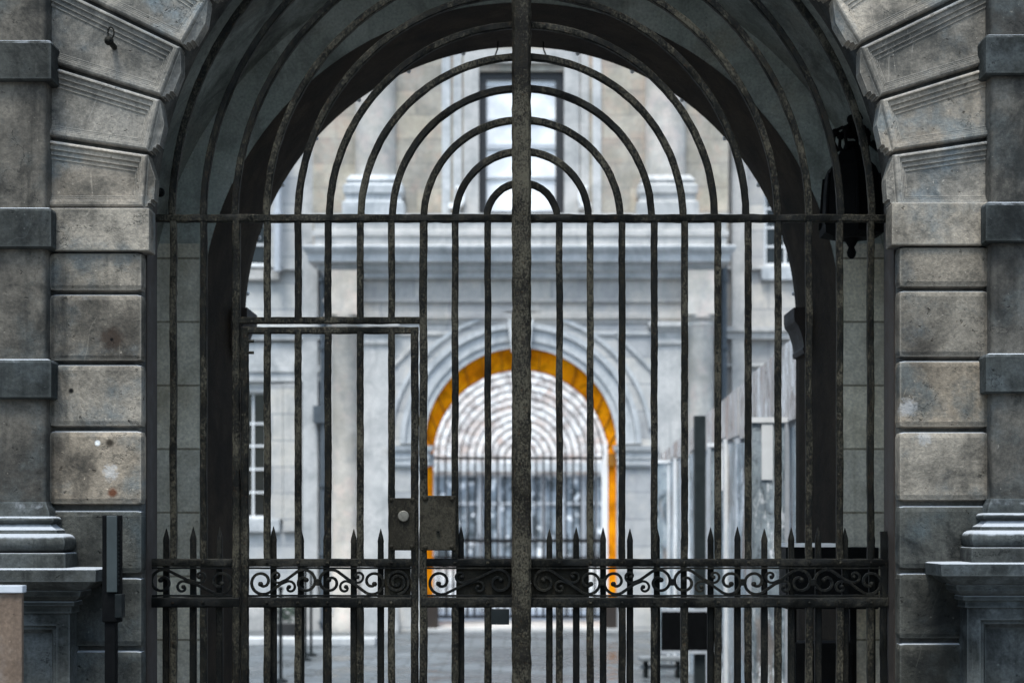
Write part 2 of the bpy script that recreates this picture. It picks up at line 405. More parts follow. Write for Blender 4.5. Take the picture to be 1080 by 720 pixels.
def inset(poly, d):
    n = len(poly); out = []
    ds = d if isinstance(d, (list, tuple)) else [d]*n
    cx = sum(p[0] for p in poly)/n; cz = sum(p[1] for p in poly)/n
    L = []
    for i in range(n):
        (x0,z0),(x1,z1) = poly[i], poly[(i+1)%n]
        nx, nz = -(z1-z0), x1-x0; l = math.hypot(nx, nz); nx /= l; nz /= l
        if nx*(cx-x0)+nz*(cz-z0) < 0: nx, nz = -nx, -nz
        L.append((x0+nx*ds[i], z0+nz*ds[i], x1-x0, z1-z0))
    for i in range(n):
        ax, az, adx, adz = L[i-1]; bx, bz, bdx, bdz = L[i]
        den = adx*bdz-adz*bdx
        t = ((bx-ax)*bdz-(bz-az)*bdx)/den
        out.append((ax+adx*t, az+adz*t))
    return out
NV = 21
for i in range(NV):
    a0 = PI*i/NV; a1 = PI*(i+1)/NV; g = .010
    ro = lambda a: min(3.1, 2.78/max(.01, abs(math.cos(a))))
    pt = lambda r, a, dg: (r*math.cos(a)-math.sin(a)*dg, ZS+r*math.sin(a)+math.cos(a)*dg)
    poly = [pt(R1,a0,g), pt(ro(a0),a0,g), pt(ro(a1),a1,-g), pt(R1,a1,-g)]
    ls = []
    low = 1 if (a0+a1)/2 < PI/2 else -1     # which radial edge is the lower one
    for d, dt, y in ((0,0,8.72),(0,0,YB+.022),(.006,.006,YB+.005),(.013,.012,YB),(.030,.018,YB),(.031,.020,YB+.012),(.041,.046,YB+.012),(.042,.048,YB+.023),(.052,.072,YB+.022),(.053,.074,YB+.032),(.062,.094,YB+.030),(.063,.096,YB+.036)):
        dd = [d, d, dt, d] if low > 0 else [dt, d, d, d]
        ls.append([(x, y, z) for x, z in inset(poly, dd)])
    m = MB().loops(ls)
    # boss on the underside: a pointed, stepped nose
    w = a1-a0
    def sof(t, r, y): a = a0+w*t; return (r*math.cos(a), y, ZS+r*math.sin(a))
    low = 1 if (a0+a1)/2 < PI/2 else -1     # which end is the lower one
    T = [(.05,0),(.06,.013),(.12,.014),(.13,.028),(.19,.029),(.20,.043),(.58,.045),(.93,0)]
    if low < 0: T = [(1-t, d) for t, d in reversed(T)]
    l0 = [sof(t, R1-d, YB+.025+d*.5) for t, d in T] ; l1 = [sof(t, R1-d, 8.75) for t, d in T]
    l0 += [sof(T[-1][0], R1+.03, YB+.025), sof(T[0][0], R1+.03, YB+.025)]
    l1 += [sof(T[-1][0], R1+.03, 8.75), sof(T[0][0], R1+.03, 8.75)]
    m.loops([l0, l1])
    m.build('voussoir', M_VOUSS, G)
# iron eye bolt on the third left arch stone
m = MB(); bx_, bz_ = sx(119,8.6), sz(48,8.6)
m.tube([(bx_,8.68,bz_),(bx_,8.53,bz_)], .03, sides=10).sphere((bx_,8.52,bz_), .024)
m.tube([(bx_+.02*math.cos(t*PI/6)*.8, 8.56, bz_+.055+.03*math.sin(t*PI/6)) for t in range(13)], .009, sides=6)
m.build('eye_bolt', M_IRONB, G, smooth=True)
m = MB(); m.tube([(-2.06,8.99,sz(203,8.96)),(sx(169,8.96)+.0,8.955,sz(203,8.96))], .03, sides=8).sphere((sx(169,8.93),8.93,sz(203,8.93)), .026)
m.build('hinge_pin', M_IRONB, G, smooth=True)

# pilasters and pedestals
for s in (-1, 1):
    off = 3 if s < 0 else -3
    xe = 2.476 if s > 0 else 2.497          # inner edge of the shaft
    def span(w0, w1): return (w0, w1) if s > 0 else (-w1, -w0)
    YP_ = 8.52
    a, b = span(xe, xe+.75)
    shaft = MB().box(a, b, YP_, YS+.02, sz(540+off,8.5), 7.4).build('pilaster', M_COL, G, bevel=.03, seg=4, smooth=True)
    for p, q in ((38,81),(215,258),(375,417),(-140,-97)):
        z0, z1 = sz(q+off,8.47), sz(p+off,8.47)
        MB().steps(a, b, YP_, YS+.02, [(.030,z0),(.042,z0+.008),(.042,z1-.02),(.036,z1-.006),(.02,z1),(-.02,z1+.004)]).build('band', M_BAND, shaft)
    zz = lambda y: sz(y+off*.6, 8.42)
    zt0, zt1 = zz(580), zz(561); rt = (zt1-zt0)/2
    prof = [(.10,zt0)]+[(.095+rt*1.0*math.sin(PI*k/10), zt0+rt-rt*math.cos(PI*k/10)) for k in range(11)]
    prof += [(.085,zt1+.001),(.08,zz(557)),(.045,zz(553)),(.035,zz(550.5)),(.05,zz(549.5))]
    prof += [(.05+.012*math.sin(PI*k/6), zz(549.3)+(zz(543)-zz(549.3))*k/6) for k in range(1,7)]
    prof += [(.03,zz(542.5)),(.028,zz(538)),(.012,zz(532)),(.002,zz(527))]
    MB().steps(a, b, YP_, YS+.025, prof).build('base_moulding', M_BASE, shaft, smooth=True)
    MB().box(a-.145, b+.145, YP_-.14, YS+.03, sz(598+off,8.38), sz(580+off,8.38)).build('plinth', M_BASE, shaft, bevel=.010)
    # pedestal
    yf = 8.46; x0, x1 = span(xe-.145, xe+.9)
    z = lambda y: sz(y+off, 8.3)
    cap = MB().steps(x0, x1, yf, YS+.04, [(-.01,z(646)),(.012,z(645)),(.012,z(638)),(.03,z(637)),(.03,z(633)),(.022,z(632)),(.05,z(630)),(.072,z(626)),(.078,z(621)),(.07,z(620)),(.10,z(619)),(.135,z(614)),(.15,z(611)),(.18,z(610)),(.185,z(597.5)),(.17,z(596.5)),(-.02,z(596))])
    ped = MB()
    zt = z(644); zb = .22
    fr = [(x0,zb),(x1,zb),(x1,zt),(x0,zt)]
    ls = [[(x, YS+.04, zc) for x, zc in fr], [(x, yf, zc) for x, zc in fr]]
    for d, y in ((.07,yf),(.072,yf+.02),(.09,yf+.02),(.11,yf+.06),(.112,yf+.07)):
        ls.append([(x, y, zc) for x, zc in inset(fr, d)])
    ped.loops(ls)
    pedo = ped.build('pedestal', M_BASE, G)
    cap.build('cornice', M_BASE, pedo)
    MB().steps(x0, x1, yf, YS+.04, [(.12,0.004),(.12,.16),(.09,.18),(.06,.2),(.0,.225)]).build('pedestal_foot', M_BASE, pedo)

# passage: side walls, barrel vault, inner arch
YR, YE = 10.6, 11.5
R2, Z2 = 2.42, H+1.296
m = MB()
for s in (-1, 1):
    k = len(m.v); m.v += [(s*R2,9.0,-.4),(s*R2,YR,-.4),(s*R2,YR,Z2),(s*R2,9.0,Z2)]; m.f.append((k,k+1,k+2,k+3))
m.build('passage_wall', M_PANEL, G)
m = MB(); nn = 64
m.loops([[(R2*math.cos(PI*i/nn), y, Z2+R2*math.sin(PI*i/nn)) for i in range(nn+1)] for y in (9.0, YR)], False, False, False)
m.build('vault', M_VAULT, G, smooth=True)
RR, RB, ZB = 2.095, 1.978, H+1.43
m = MB(); arch_wall(m, 0, Z2, RR, -3, 3, -.4, 6.0, YR, YR+.05, 64)
m.build('inner_arch_face', M_FACE, G)
for s in (-1, 1): MB().box(min(s*2.098,s*2.415), max(s*2.098,s*2.415), YR-.006, YR+.02, -.4, H+1.816).build('inner_pier', M_PANEL, G)
for s in (-1, 1): MB().box(min(s*2.0115,s*2.06), max(s*2.0115,s*2.06), 8.735, 8.975, .003, ZS+.12).build('gate_rebate', M_REBATE, G)  # dark lining added in the jamb recess, its shade put into the colour
def archpath(r, zs, y, n=64, zb=-.4):
    return [(-r,y,zb)]+[(-r*math.cos(PI*i/n), y, zs+r*math.sin(PI*i/n)) for i in range(n+1)]+[(r,y,zb)]
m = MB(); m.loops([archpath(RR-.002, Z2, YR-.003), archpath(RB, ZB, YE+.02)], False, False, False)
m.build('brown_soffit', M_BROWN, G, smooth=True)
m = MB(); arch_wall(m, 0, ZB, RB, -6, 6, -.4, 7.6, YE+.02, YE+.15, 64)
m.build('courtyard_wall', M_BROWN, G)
m = MB().box(-6, 6, 8.7, YE+.3, 7.6, 8.0); m.build('roof', M_WALL, G)
for s in (-1, 1):
    zt, zb = sz(329,YE), sz(376,YE)
    x = s*RB
    pr = [(0,zb),(.012,zb),(.02,zb+.03),(.012,zb+.045),(.02,zb+.1),(.035,zb+.15),(.05,zb+.19),(.075,zb+.22),(.08,zb+.25),(.08,zt),(0,zt)]
    poly = [(x-s*o, zc) for o, zc in pr]+[(x+s*.1,zt),(x+s*.1,zb)]
    MB().prism(poly, YE-.25, YE+.19).build('impost', M_REBATE, G)
for k in range(15):
    a = PI*(k+.5)/15
    MB().sphere(((RB-.004)*math.cos(a), YE+.15, ZB+(RB-.004)*math.sin(a)), .016, 6).build('net_peg', M_WHITE, G)
for s in (-1, 1):
    zc = ZB+RB
    xx = s*.16
    pth = [(xx, YE, zc-.005),(xx*1.02,YE,zc-.06),(xx*1.12,YE,zc-.10),(xx*1.05,YE,zc-.14),(xx*.8,YE,zc-.135),(xx*.3,YE,zc-.135)]
    MB().tube(pth, .012, sides=6).build('hanging_hook', M_IRONB, G, smooth=True)

# ------------------------------------------------------------------ the near gate
YG = 8.86
def gx(px): return sx(px, YG)
def gz(py): return sz(py, YG)
BW = 7.6*YG/F
ZR = gz(230.5); ZLOW = .06
XC = gx(550.5)
GRP = None
def bar_mesh(x, z0, z1, w=BW, jit=.05, y=YG, m=None):
    m = m or MB(); n = max(2, int((z1-z0)/.035))
    dx = random.uniform(-.002,.002)
    m.tube([(x+dx*math.sin(i*.3)+random.uniform(-.0008,.0008), y, lerp(z0, z1, i/n)) for i in range(n+1)], w*.92, w*.92, (0,1,0), jit)
    return m
def hbar(x0, x1, z, h=BW, d=None, jit=.06, y=YG, m=None):
    m = m or MB(); n = max(2, int((x1-x0)/.04))
    m.tube([(lerp(x0,x1,i/n), y, z+random.uniform(-.0008,.0008)) for i in range(n+1)], h*.94, d or h*.94, (0,1,0), jit)
    return m
def spearbar(x, y=YG+.035):
    m = MB()
    w = 7.0*YG/F
    m.tube([(x,y,ZLOW+.02),(x,y,gz(640))], w, w, (0,1,0))
    zt, zb = gz(556+random.uniform(-1.5,1.5)), gz(592)
    h = zt-zb
    m.tube([(x,y,gz(640)),(x,y,zb),(x,y,zb+h*.55),(x,y,zb+h*.62),(x,y,zb+h*.72),(x,y,zb+h*.85),(x,y,zt)], w*.9, w*.9, (0,1,0), sides=8,
           taper=None)
    # replace the upper rings with a tapering tip
    for k, sc in ((2,.95),(3,1.02),(4,.85),(5,.5),(6,.08)):
        base = len(m.v)-7*8+k*8
        for j in range(8):
            vx, vy, vz = m.v[base+j]; m.v[base+j] = (x+(vx-x)*sc, y+(vy-y)*sc, vz)
    return m

OV = thing('arched_gate_grille', 'fixed iron fan of concentric arched bars above the gate rail', 'gate grille', (0,YG,ZR))
hbar(gx(157), gx(934), ZR, 8.6*YG/F, jit=.08).build('rail', M_IRON, OV, smooth=True)
for n in range(11):
    r = (37+33.2*n)*YG/F
    k = max(16, int(PI*r/.04))
    pts = [(XC-r*math.cos(PI*i/k)+random.uniform(-.0008,.0008), YG, ZR+.002+r*math.sin(PI*i/k)) for i in range(k+1)]
    MB().tube(pts, BW*.95, BW*.95, (0,1,0), .05).build('arched_bar', M_IRON, OV, smooth=True)

PX = gx(550)
m = MB()
k = 150
m.tube([(PX+random.uniform(-.0015,.0015), YG-.03, lerp(.0, 5.0, i/k)) for i in range(k+1)], 20*YG/F, 20*YG/F, (0,1,0), .05)
tag(m.build('gate_post', M_IRONC, None, smooth=True), 'thick crusted iron post up the middle of the gate', 'gate post')

def spiral(cx, cz, R, a_end, turns, d=1, n=40, rmin=.2):
    out = []
    for i in range(n+1):
        t = i/n
        r = R*(rmin+(1-rmin)*t**.8)
        a = a_end + d*2*PI*turns*(1-t)
        out.append((cx+r*math.cos(a), cz+r*math.sin(a)))
    return out
SW = 3.0*YG/F
def scroll(cx, w, flip=1, parent=None, y=YG-.005):
    """S-scroll of width w between the two band rails"""
    zc = gz(613.3); Hh = 15.0*YG/F - SW/2
    R = Hh
    a = max(R*1.12, w/2 - R)
    ph = math.asin(min(.98, R/a))
    A = spiral(-a, 0, R, PI/2-ph, 1.2)
    B = [(-x, -z) for x, z in A]
    path = A + B[::-1]
    mm = MB()
    def tr(p): return (cx+p[0], y+random.uniform(-.001,.001), zc+p[1]*flip)
    # thin out duplicates then sweep
    def sweep(pp, wd=SW):
        mm.tube([tr(p) for p in pp], wd, wd*1.25, (0,1,0), .05)
    sweep(path)
    # ball ends
    for e in (A[0], B[0]): mm.sphere(tr(e), SW*.95, 6)
    # tendrils in the corners
    r2 = R*.52
    for sgn in (1,-1):
        t = spiral(a*.30, R-r2-SW*.2, r2, -PI/2-.5, .95, d=1, n=24, rmin=.15)
        t = [(x*sgn, z*sgn) for x, z in t]+[(sgn*(-a*.12), sgn*.3*R*.6)]
        sweep(t, SW*.85); mm.sphere(tr(t[0]), SW*.8, 6)
    return mm.build('scroll', M_IRONB, parent, smooth=True)
def leaf_rivets(pxs, parent):
    for px in pxs:
        for py in (593, 635): MB().sphere((gx(px), YG-(4.6 if py < 600 else 5.6)*YG/F, gz(py)), .009, 5, (1,.6,1)).build('rivet', M_IRON, parent, smooth=True)
def scrolls(x0, x1, n, parent, f0=1):
    w = (x1-x0)/n; fl = f0
    for i in range(n):
        scroll(x0+w*(i+.5), w, fl, parent); fl = -fl
        if i:
            xc = x0+w*i
            MB().box(xc-.014, xc+.014, YG-.028, YG+.012, gz(617), gz(610)).build('collar', M_IRONB, parent, bevel=.003)
def band_rails(x0, x1, parent):
    for a, b in ((588.5,597.5),(629,640.5)):
        MB()
        hbar(x0, x1, gz((a+b)/2), (b-a)*YG/F, (b-a)*YG/F*.8, .04).build('rail', M_IRONB, parent, smooth=True)
        hbar(x0, x1, gz(b+1.2 if a < 600 else a-1.2), 2.2*YG/F, .03, 0).build('fillet', M_IRONB, parent)

# left leaf (with the wicket) -----------------------------------------------
LL = thing('gate_leaf', 'left iron gate leaf with lock box and a wicket door in it', 'gate leaf', (gx(160),YG,0))
zt = gz(588)
def seg_bar(px, ztop, parent, w=BW):
    mm = bar_mesh(gx(px), zt-.005, ztop, w)
    bar_mesh(gx(px), ZLOW, gz(640), w*1.05, .05, m=mm)
    return mm.build('bar', M_IRON, parent, smooth=True)
for px in (183, 215, 480, 514.5): seg_bar(px, ZR-.015, LL)
for px in (249.5, 446.6): bar_mesh(gx(px), ZLOW, ZR-.015, 8.8*YG/F).build('stile', M_IRON, LL, smooth=True)
for px in (282, 314.5, 346, 380, 413): bar_mesh(gx(px), gz(338), ZR-.015).build('bar', M_IRON, LL, smooth=True)
hbar(gx(246), gx(450), gz(338), 7.5*YG/F).build('transom', M_IRON, LL, smooth=True)
band_rails(gx(156), gx(253), LL); band_rails(gx(444), gx(541), LL)
hbar(gx(156), gx(541), ZLOW+.02, .05).build('rail', M_IRONB, LL, smooth=True)
scrolls(gx(158), gx(246), 1, LL, 1); scrolls(gx(451), gx(540), 1, LL, -1)
for px in (174, 202.5, 230.5, 486, 515): spearbar(gx(px)).build('spear_bar', M_IRONB, LL, smooth=True)
MB().box(gx(481), gx(540), YG+.01, YG+.022, gz(630), gz(597)).build('backing_plate', M_PLATE, LL)
leaf_rivets((183, 215, 480, 514.5), LL)
# fixed lock box
lb = MB().box(gx(444.5), gx(481), YG-.045, YG+.04, gz(580), gz(522.5)).build('lock_box', M_PLATE, LL, bevel=.006)
for px, py in ((449,526),(477,526),(449,576),(477,576)): MB().sphere((gx(px),YG-.046,gz(py)), .014, 6, (1,.7,1)).build('rivet', M_PLATE, lb, smooth=True)
m = MB().rev([(.0,0),(.011,0),(.011,.012),(.006,.012),(.005,.004),(0,.004)], 0, 0, 14)
m.v = [(gx(462.5)+x, YG-.044-z, gz(561)+y) for x, y, z in m.v]
m.build('keyhole', M_IRONB, lb, smooth=True)
MB().box(gx(518), gx(537), YG-.02, YG+.03, gz(658), gz(642)).build('latch_plate', M_DKGREY, LL, bevel=.004)

WD = MB()
for px in (258.5, 437.5): bar_mesh(gx(px), ZLOW+.05, gz(346), 8.6*YG/F, m=WD)
hbar(gx(255), gx(441.5), gz(348.5), 7.6*YG/F, m=WD)
hbar(gx(255), gx(441.5), ZLOW+.09, 7.6*YG/F, m=WD)
WD = WD.build('wicket_door', M_IRON, LL, smooth=True)
for px in (282, 314.5, 346, 380, 413): seg_bar(px, gz(350), WD)
band_rails(gx(262), gx(434), WD)
scrolls(gx(263), gx(407), 2, WD, -1)
scroll(gx(420), gx(433)-gx(405), 1, WD) if False else None
m = MB(); 
sp_ = spiral(gx(419), gz(613.3), 13*YG/F, -PI/2, 2.2, 1, 60, .15)
m.tube([(x, YG-.005, z) for x, z in sp_], SW, SW*1.25, (0,1,0), .05); m.build('scroll', M_IRONB, WD, smooth=True)
MB().box(gx(405), gx(433), YG+.008, YG+.02, gz(630), gz(597)).build('backing_plate', M_PLATE, WD)
for px in (287.5, 316.5, 372.5, 401, 343.5): spearbar(gx(px)).build('spear_bar', M_IRONB, WD, smooth=True)
leaf_rivets((282, 314.5, 346, 380, 413), WD)
lp = MB().box(gx(411), gx(438), YG-.03, YG+.035, gz(580), gz(525)).build('lock_plate', M_PLATE, WD, bevel=.005)
m = MB().rev([(0,0),(.03,0),(.03,.012),(.026,.016),(0,.018)], 0, 0, 22)
m.v = [(gx(426)+x, YG-.029-z, gz(544)+y) for x, y, z in m.v]
lk = m.build('lock_cylinder', M_RUBBER, lp, smooth=True, label='round pale lock cylinder')
for px, py in ((413,527),(435,527),(413,576),(435,576)): MB().sphere((gx(px),YG-.031,gz(py)), .012, 6, (1,.7,1)).build('rivet', M_PLATE, lp, smooth=True)
m = MB()
for py in (360, 372): m.tube([(gx(262),YG-.01,gz(py)),(gx(268),YG-.01,gz(py))], .018, sides=6)
m.build('hinge', M_IRON, WD, smooth=True)

# right leaf -------------------------------------------------------------------
RL = thing('gate_leaf', 'right iron gate leaf of plain upright bars over a scroll band', 'gate leaf', (gx(935),YG,0))
for px in (590, 622.5, 656, 690, 722, 757, 789, 820.5, 853, 885.5, 918): seg_bar(px, ZR-.015, RL)
band_rails(gx(559), gx(936), RL)
hbar(gx(559), gx(936), ZLOW+.02, .05).build('rail', M_IRONB, RL, smooth=True)
scrolls(gx(561), gx(931), 5, RL, 1)
for k in range(13): spearbar(gx(579.5+28.45*k)).build('spear_bar', M_IRONB, RL, smooth=True)
MB().box(gx(560), gx(621), YG+.01, YG+.022, gz(630), gz(597)).build('backing_plate', M_PLATE, RL)
for px in (590, 622.5, 656, 690, 722, 757, 789, 820.5, 853, 885.5, 918):
    for py in (593, 635): MB().sphere((gx(px), YG-(4.6 if py < 600 else 5.6)*YG/F, gz(py)), .009, 5, (1,.6,1)).build('rivet', M_IRON, RL, smooth=True)
bar_mesh(gx(932), ZLOW, gz(560), BW, m=MB()).build('stile', M_IRONB, RL, smooth=True)

# ------------------------------------------------------------------ lantern in the passage
YL = 10.0
LX, LT = sx(898, YL), 0
def lz(py): return sz(py, YL)
LN = thing('wall_lantern', 'black iron lantern with a crowned top beside the right arch stones', 'lantern', (LX,YL,lz(270)))
def hexring(r, z): return [(LX+r*math.cos(PI/6+PI*j/3), YL+r*math.sin(PI/6+PI*j/3), z) for j in range(6)]
MB().loops([hexring(r, lz(y)) for r, y in ((.12,252),(.205,248),(.205,240),(.195,238),(.185,205),(.175,186),(.155,178),(.12,172),(.09,162),(.06,158),(.04,150))]).build('lamp_body', M_LANT, LN)
m = MB()
for j in range(6):
    a = PI/6+PI*j/3
    m.tube([(LX+r*math.cos(a), YL+r*math.sin(a), lz(y)) for r, y in ((.203,240),(.188,205),(.177,186))], .02, sides=6)
m.build('frame_rib', M_LANT, LN, smooth=True)
m = MB()
for j in range(6):
    a = 2*PI*j/6
    m.tube([(LX+r*math.cos(a), YL+r*math.sin(a), lz(y)) for r, y in ((.08,160),(.11,150),(.10,138),(.05,134))], .022, sides=6)
    m.sphere((LX+.10*math.cos(a), YL+.10*math.sin(a), lz(140)), .026, 6)
m.sphere((LX,YL,lz(138)), .05, 8); m.sphere((LX,YL,lz(126)), .03, 8)
m.build('crown', M_LANT, LN, smooth=True)
MB().rev([(.01,lz(273)),(.025,lz(270)),(.03,lz(266)),(.018,lz(261)),(.035,lz(256)),(.05,lz(252)),(.1,lz(248))], LX, YL, 14).build('finial', M_LANT, LN, smooth=True)
m = MB(); m.tube([(LX,YL,lz(128)),(LX+.05,YL,lz(120)),(LX+.12,YL,lz(126)),(LX+.2,YL,lz(140)),(2.44,YL,lz(142))], .05, sides=8)
m.tube([(2.42,YL,lz(110)),(2.42,YL,lz(175))], .06, sides=8)
m.tube([(2.42,YL,lz(172)),(LX+.22,YL,lz(165)),(LX+.12,YL,lz(150))], .035, sides=8)
m.build('bracket', M_LANT, LN, smooth=True)

# black cabinet in the passage
YC = 10.25
CB = thing('steel_cabinet', 'black steel cabinet with pale top edge behind the right gate leaf', 'cabinet', (sx(880,YC),YC,0))
cz = lambda y: sz(y, YC)
MB().box(sx(829,YC), sx(927,YC), YC, YC+.28, cz(642), cz(577)).build('body', M_BLACK, CB, bevel=.006)
MB().box(sx(828,YC), sx(885,YC), YC-.01, YC+.29, cz(576.6), cz(573)).build('top_trim', M_WHITE, CB)
MB().box(sx(840,YC), sx(900,YC), YC+.03, YC+.26, cz(735), cz(678)).build('lower_drawer', M_BLACK, CB, bevel=.006)
for px in (836, 900): MB().box(sx(px,YC), sx(px+7,YC), YC+.1, YC+.16, -.06, cz(642)).build('leg', M_BLACK, CB)

# ------------------------------------------------------------------ street-side objects
YI = 8.15
IP = thing('entry_reader_post', 'slim black post with a grey card reader by the left jamb', 'reader post', (sx(115,YI),YI,0))
iz = lambda y: sz(y, YI)
MB().box(sx(109.5,YI), sx(121,YI), YI+.01, YI+.07, 0, iz(655)).build('post', M_BLACK, IP, bevel=.006)
MB().box(sx(107.5,YI), sx(126.5,YI), YI+.0, YI+.06, iz(656), iz(543)).build('housing', M_BLACK, IP, bevel=.006)
MB().box(sx(113,YI), sx(124,YI), YI-.012, YI-.001, iz(624), iz(543.5)).build('reader_panel', M_READER, IP, bevel=.003)
MB().box(sx(122,YI), sx(129.5,YI), YI-.02, YI+.05, iz(651), iz(626)).build('call_box', M_DKGREY, IP, bevel=.004)
m = MB()
for k in range(14): m.box(sx(124.6,YI), sx(125.8,YI), YI-.006, YI+.01, iz(560+k*4.2+2), iz(560+k*4.2))
m.build('vent_ribs', M_DKGREY, IP)
YW = 7.2
WB = thing('wooden_board', 'tan wooden board with a pale capping strip below the left pedestal', 'board', (sx(-40,YW),YW,0))
MB().box(sx(-140,YW), sx(23,YW), YW, YW+.03, 0, sz(625,YW)).build('plank_panel', M_WOOD, WB, bevel=.003)
MB().box(sx(-140,YW), sx(24.5,YW), YW-.012, YW+.05, sz(624.7,YW), sz(617,YW)).build('capping_strip', M_GREYPIPE, WB, bevel=.003)

# ------------------------------------------------------------------ courtyard building
YF = 33.0
def bx(m, p0, p1, q0, q1, Y, dep, proud=0.0):
    """box whose front face covers photo columns p0..p1, rows q0..q1 at depth Y"""
    return m.box(sx(p0,Y), sx(p1,Y), Y, Y+dep, sz(q1,Y), sz(q0,Y))
CBG = thing('courtyard_building', 'pale classical building with an arch in painted orange lamplight across the courtyard', 'building', (0,YF,Z0))
ZA = sz(468, YF); RA = 1.95
zc0 = sz(262, YF)
xl, xr = sx(345,YF), sx(752,YF)
m = MB(); arch_wall(m, 0, ZA, RA, xl, xr, Z0, zc0, YF, YF+.6, 48); m.build('arch_wall', M_PALE, CBG)
# upper storey with window hole
m = MB()
wx0, wx1, wz0, wz1 = sx(505,YF+.5), sx(595,YF+.5), sz(229,YF+.5), sz(75,YF+.5)
grid_wall(m, [sx(330,YF+.5), wx0, wx1, sx(768,YF+.5)], [zc0, wz0, wz1, 14.0], {(1,1)}, YF+.5, YF+.8)
m.build('upper_wall', M_TAN, CBG)
# wings
YWg = 34.0
wl = [sx(264,YWg), sx(284,YWg)]
xwin0, xwin1 = sx(240,YWg), sx(282,YWg)
m = MB()
grid_wall(m, [-16, xwin0, xwin1, 0], [Z0, sz(546,YWg), sz(413,YWg), sz(280,YWg), sz(236,YWg), 14], {(1,1),(1,3)}, YWg, YWg+.3)
m.f = [f for f in m.f]
# right wing: no lower opening in view, one upper opening
xr0, xr1 = sx(806,YWg), sx(850,YWg)
# cut the left wing sheet at the arch
m.v = [(min(x, sx(346,YF)), y, z) for x, y, z in m.v]
m.build('left_wing_wall', M_PALE, CBG)
m = MB(); grid_wall(m, [sx(750,YF), xr0, xr1, 16], [Z0, sz(280,YWg), sz(200,YWg), 14], {(1,1)}, YWg, YWg+.3)
m.build('right_wing_wall', M_PALE, CBG)
# central window
fr = MB(); Yw = YF+.58
for a in ((505,513,75,229),(586,595,75,229),(513,586,75,84),(513,586,223,229)): bx(fr, *a, Yw, .1)
win = fr.build('window', M_DKFRAME, CBG)
sashes = MB()
for a in ((513,586,89,92),(513,586,125.5,127.5),(513,586,152,157),(513,586,186,188.5),(548,551,84,223)): bx(sashes, *a, Yw+.02, .06)
sashes.build('sash_bars', M_GREYPIPE, win)
pn = MB(); bx(pn, 512, 587, 83, 224, Yw+.07, .03); pn.build('pane', M_BRGLASS, win)
sr = MB()
for a in ((489,505,66,229),(595,611,66,229),(489,611,52,66)): bx(sr, *a, YF+.42, .1)
sr.build('window_surround', M_PALE2, win)
for px in (481, 619):
    m = MB(); x = sx(px, YF+.4); s = -1 if px < 550 else 1
    pts = [(x+s*.16*math.cos(t), YF+.3, sz(205,YF)+.2*math.sin(t)) for t in [PI*.5+PI*i/8 for i in range(9)]]
    m.tube(pts, .07, .2, (0,1,0)); bx(m, px-8, px+4, 214, 219, YF+.25, .2)
    m.build('scroll_bracket', M_WHITE, win, smooth=True)
# side pilaster strips by the window and fine downpipes
for px in (470, 482, 616, 629):
    m = MB(); bx(m, px-4, px+5, 20, 229, YF+.46, .06); m.build('pilaster_strip', M_PALE2, CBG)
# upper columns on pedestals
for px in (396, 702):
    cxx = sx(px, YF+.45); rr = 22*YF/F
    c = MB().rev([(rr,sz(186,YF+.2)),(rr*.97,13.8)], cxx, YF+.5, 32).build('upper_column', M_TANC, CBG, smooth=True)
    MB().steps(cxx-rr*1.1, cxx+rr*1.1, YF+.05, YF+.52, [(.16,sz(229,YF)),(.16,sz(214,YF)),(.10,sz(212,YF)),(.10,sz(206,YF)),(.14,sz(204,YF)),(.14,sz(196,YF)),(.06,sz(193,YF)),(.09,sz(190,YF)),(.0,sz(184,YF))]).build('column_base', M_PALE2, c)
# balcony ledge and main cornice
MB().steps(sx(330,YF-.3), sx(768,YF-.3), YF-.05, YF+.5, [(0,sz(259,YF)),(0,sz(250,YF)),(.04,sz(249,YF)),(.04,sz(244,YF)),(.0,sz(243,YF)),(.0,sz(232,YF)),(.05,sz(231,YF)),(.05,sz(226,YF))]).build('ledge', M_PALE2, CBG)
zc = lambda y: sz(y, YF-.4)
MB().steps(sx(345,YF-.1), sx(750,YF-.1), YF-.12, YF+.4, [(0,zc(292)),(.05,zc(290)),(.05,zc(287)),(.16,zc(283)),(.18,zc(277)),(.34,zc(276)),(.36,zc(269)),(.44,zc(264)),(.46,zc(261)),(.40,zc(259.5))]).build('cornice', M_PALE2, CBG)
MB().steps(xl, xr, YF-.03, YF+.4, [(0,sz(341,YF)),(.0,sz(338,YF)),(.05,sz(336,YF)),(.05,sz(331,YF)),(.02,sz(330,YF)),(.02,sz(322,YF)),(.08,sz(319,YF)),(.08,sz(316,YF)),(.0,sz(315,YF)),(.0,sz(290,YF))]).build('frieze', M_PALE, CBG)
# corner columns
for px in (364, 739):
    cxx = sx(px, YF-.1); rr = 13.5*YF/F
    c = MB().rev([(rr*1.25,Z0),(rr*1.25,Z0+.3),(rr,Z0+.4),(rr,sz(346,YF)),(rr*1.1,sz(344,YF)),(rr*1.0,sz(341,YF)),(rr*1.28,sz(337,YF)),(rr*1.28,sz(334,YF))], cxx, YF-.1, 28).build('corner_column', M_TANC, CBG, smooth=True)
    MB().box(cxx-rr*1.2, cxx+rr*1.2, YF-.42, YF, sz(334,YF), sz(288,YF)).build('entablature_block', M_TANC, c)
# inner pilasters
for px in (397, 708):
    cxx = sx(px, YF-.05); hw = 16*YF/F
    c = MB().box(cxx-hw, cxx+hw, YF-.06, YF+.02, Z0, sz(365,YF)).build('pilaster', M_PALE2, CBG)
    MB().steps(cxx-hw, cxx+hw, YF-.06, YF, [(0,sz(365.5,YF)),(.05,sz(363,YF)),(.05,sz(360,YF)),(.02,sz(358,YF)),(.03,sz(352,YF)),(.12,sz(346,YF)),(.16,sz(345,YF)),(.16,sz(340.5,YF))]).build('capital', M_PALE2, c)
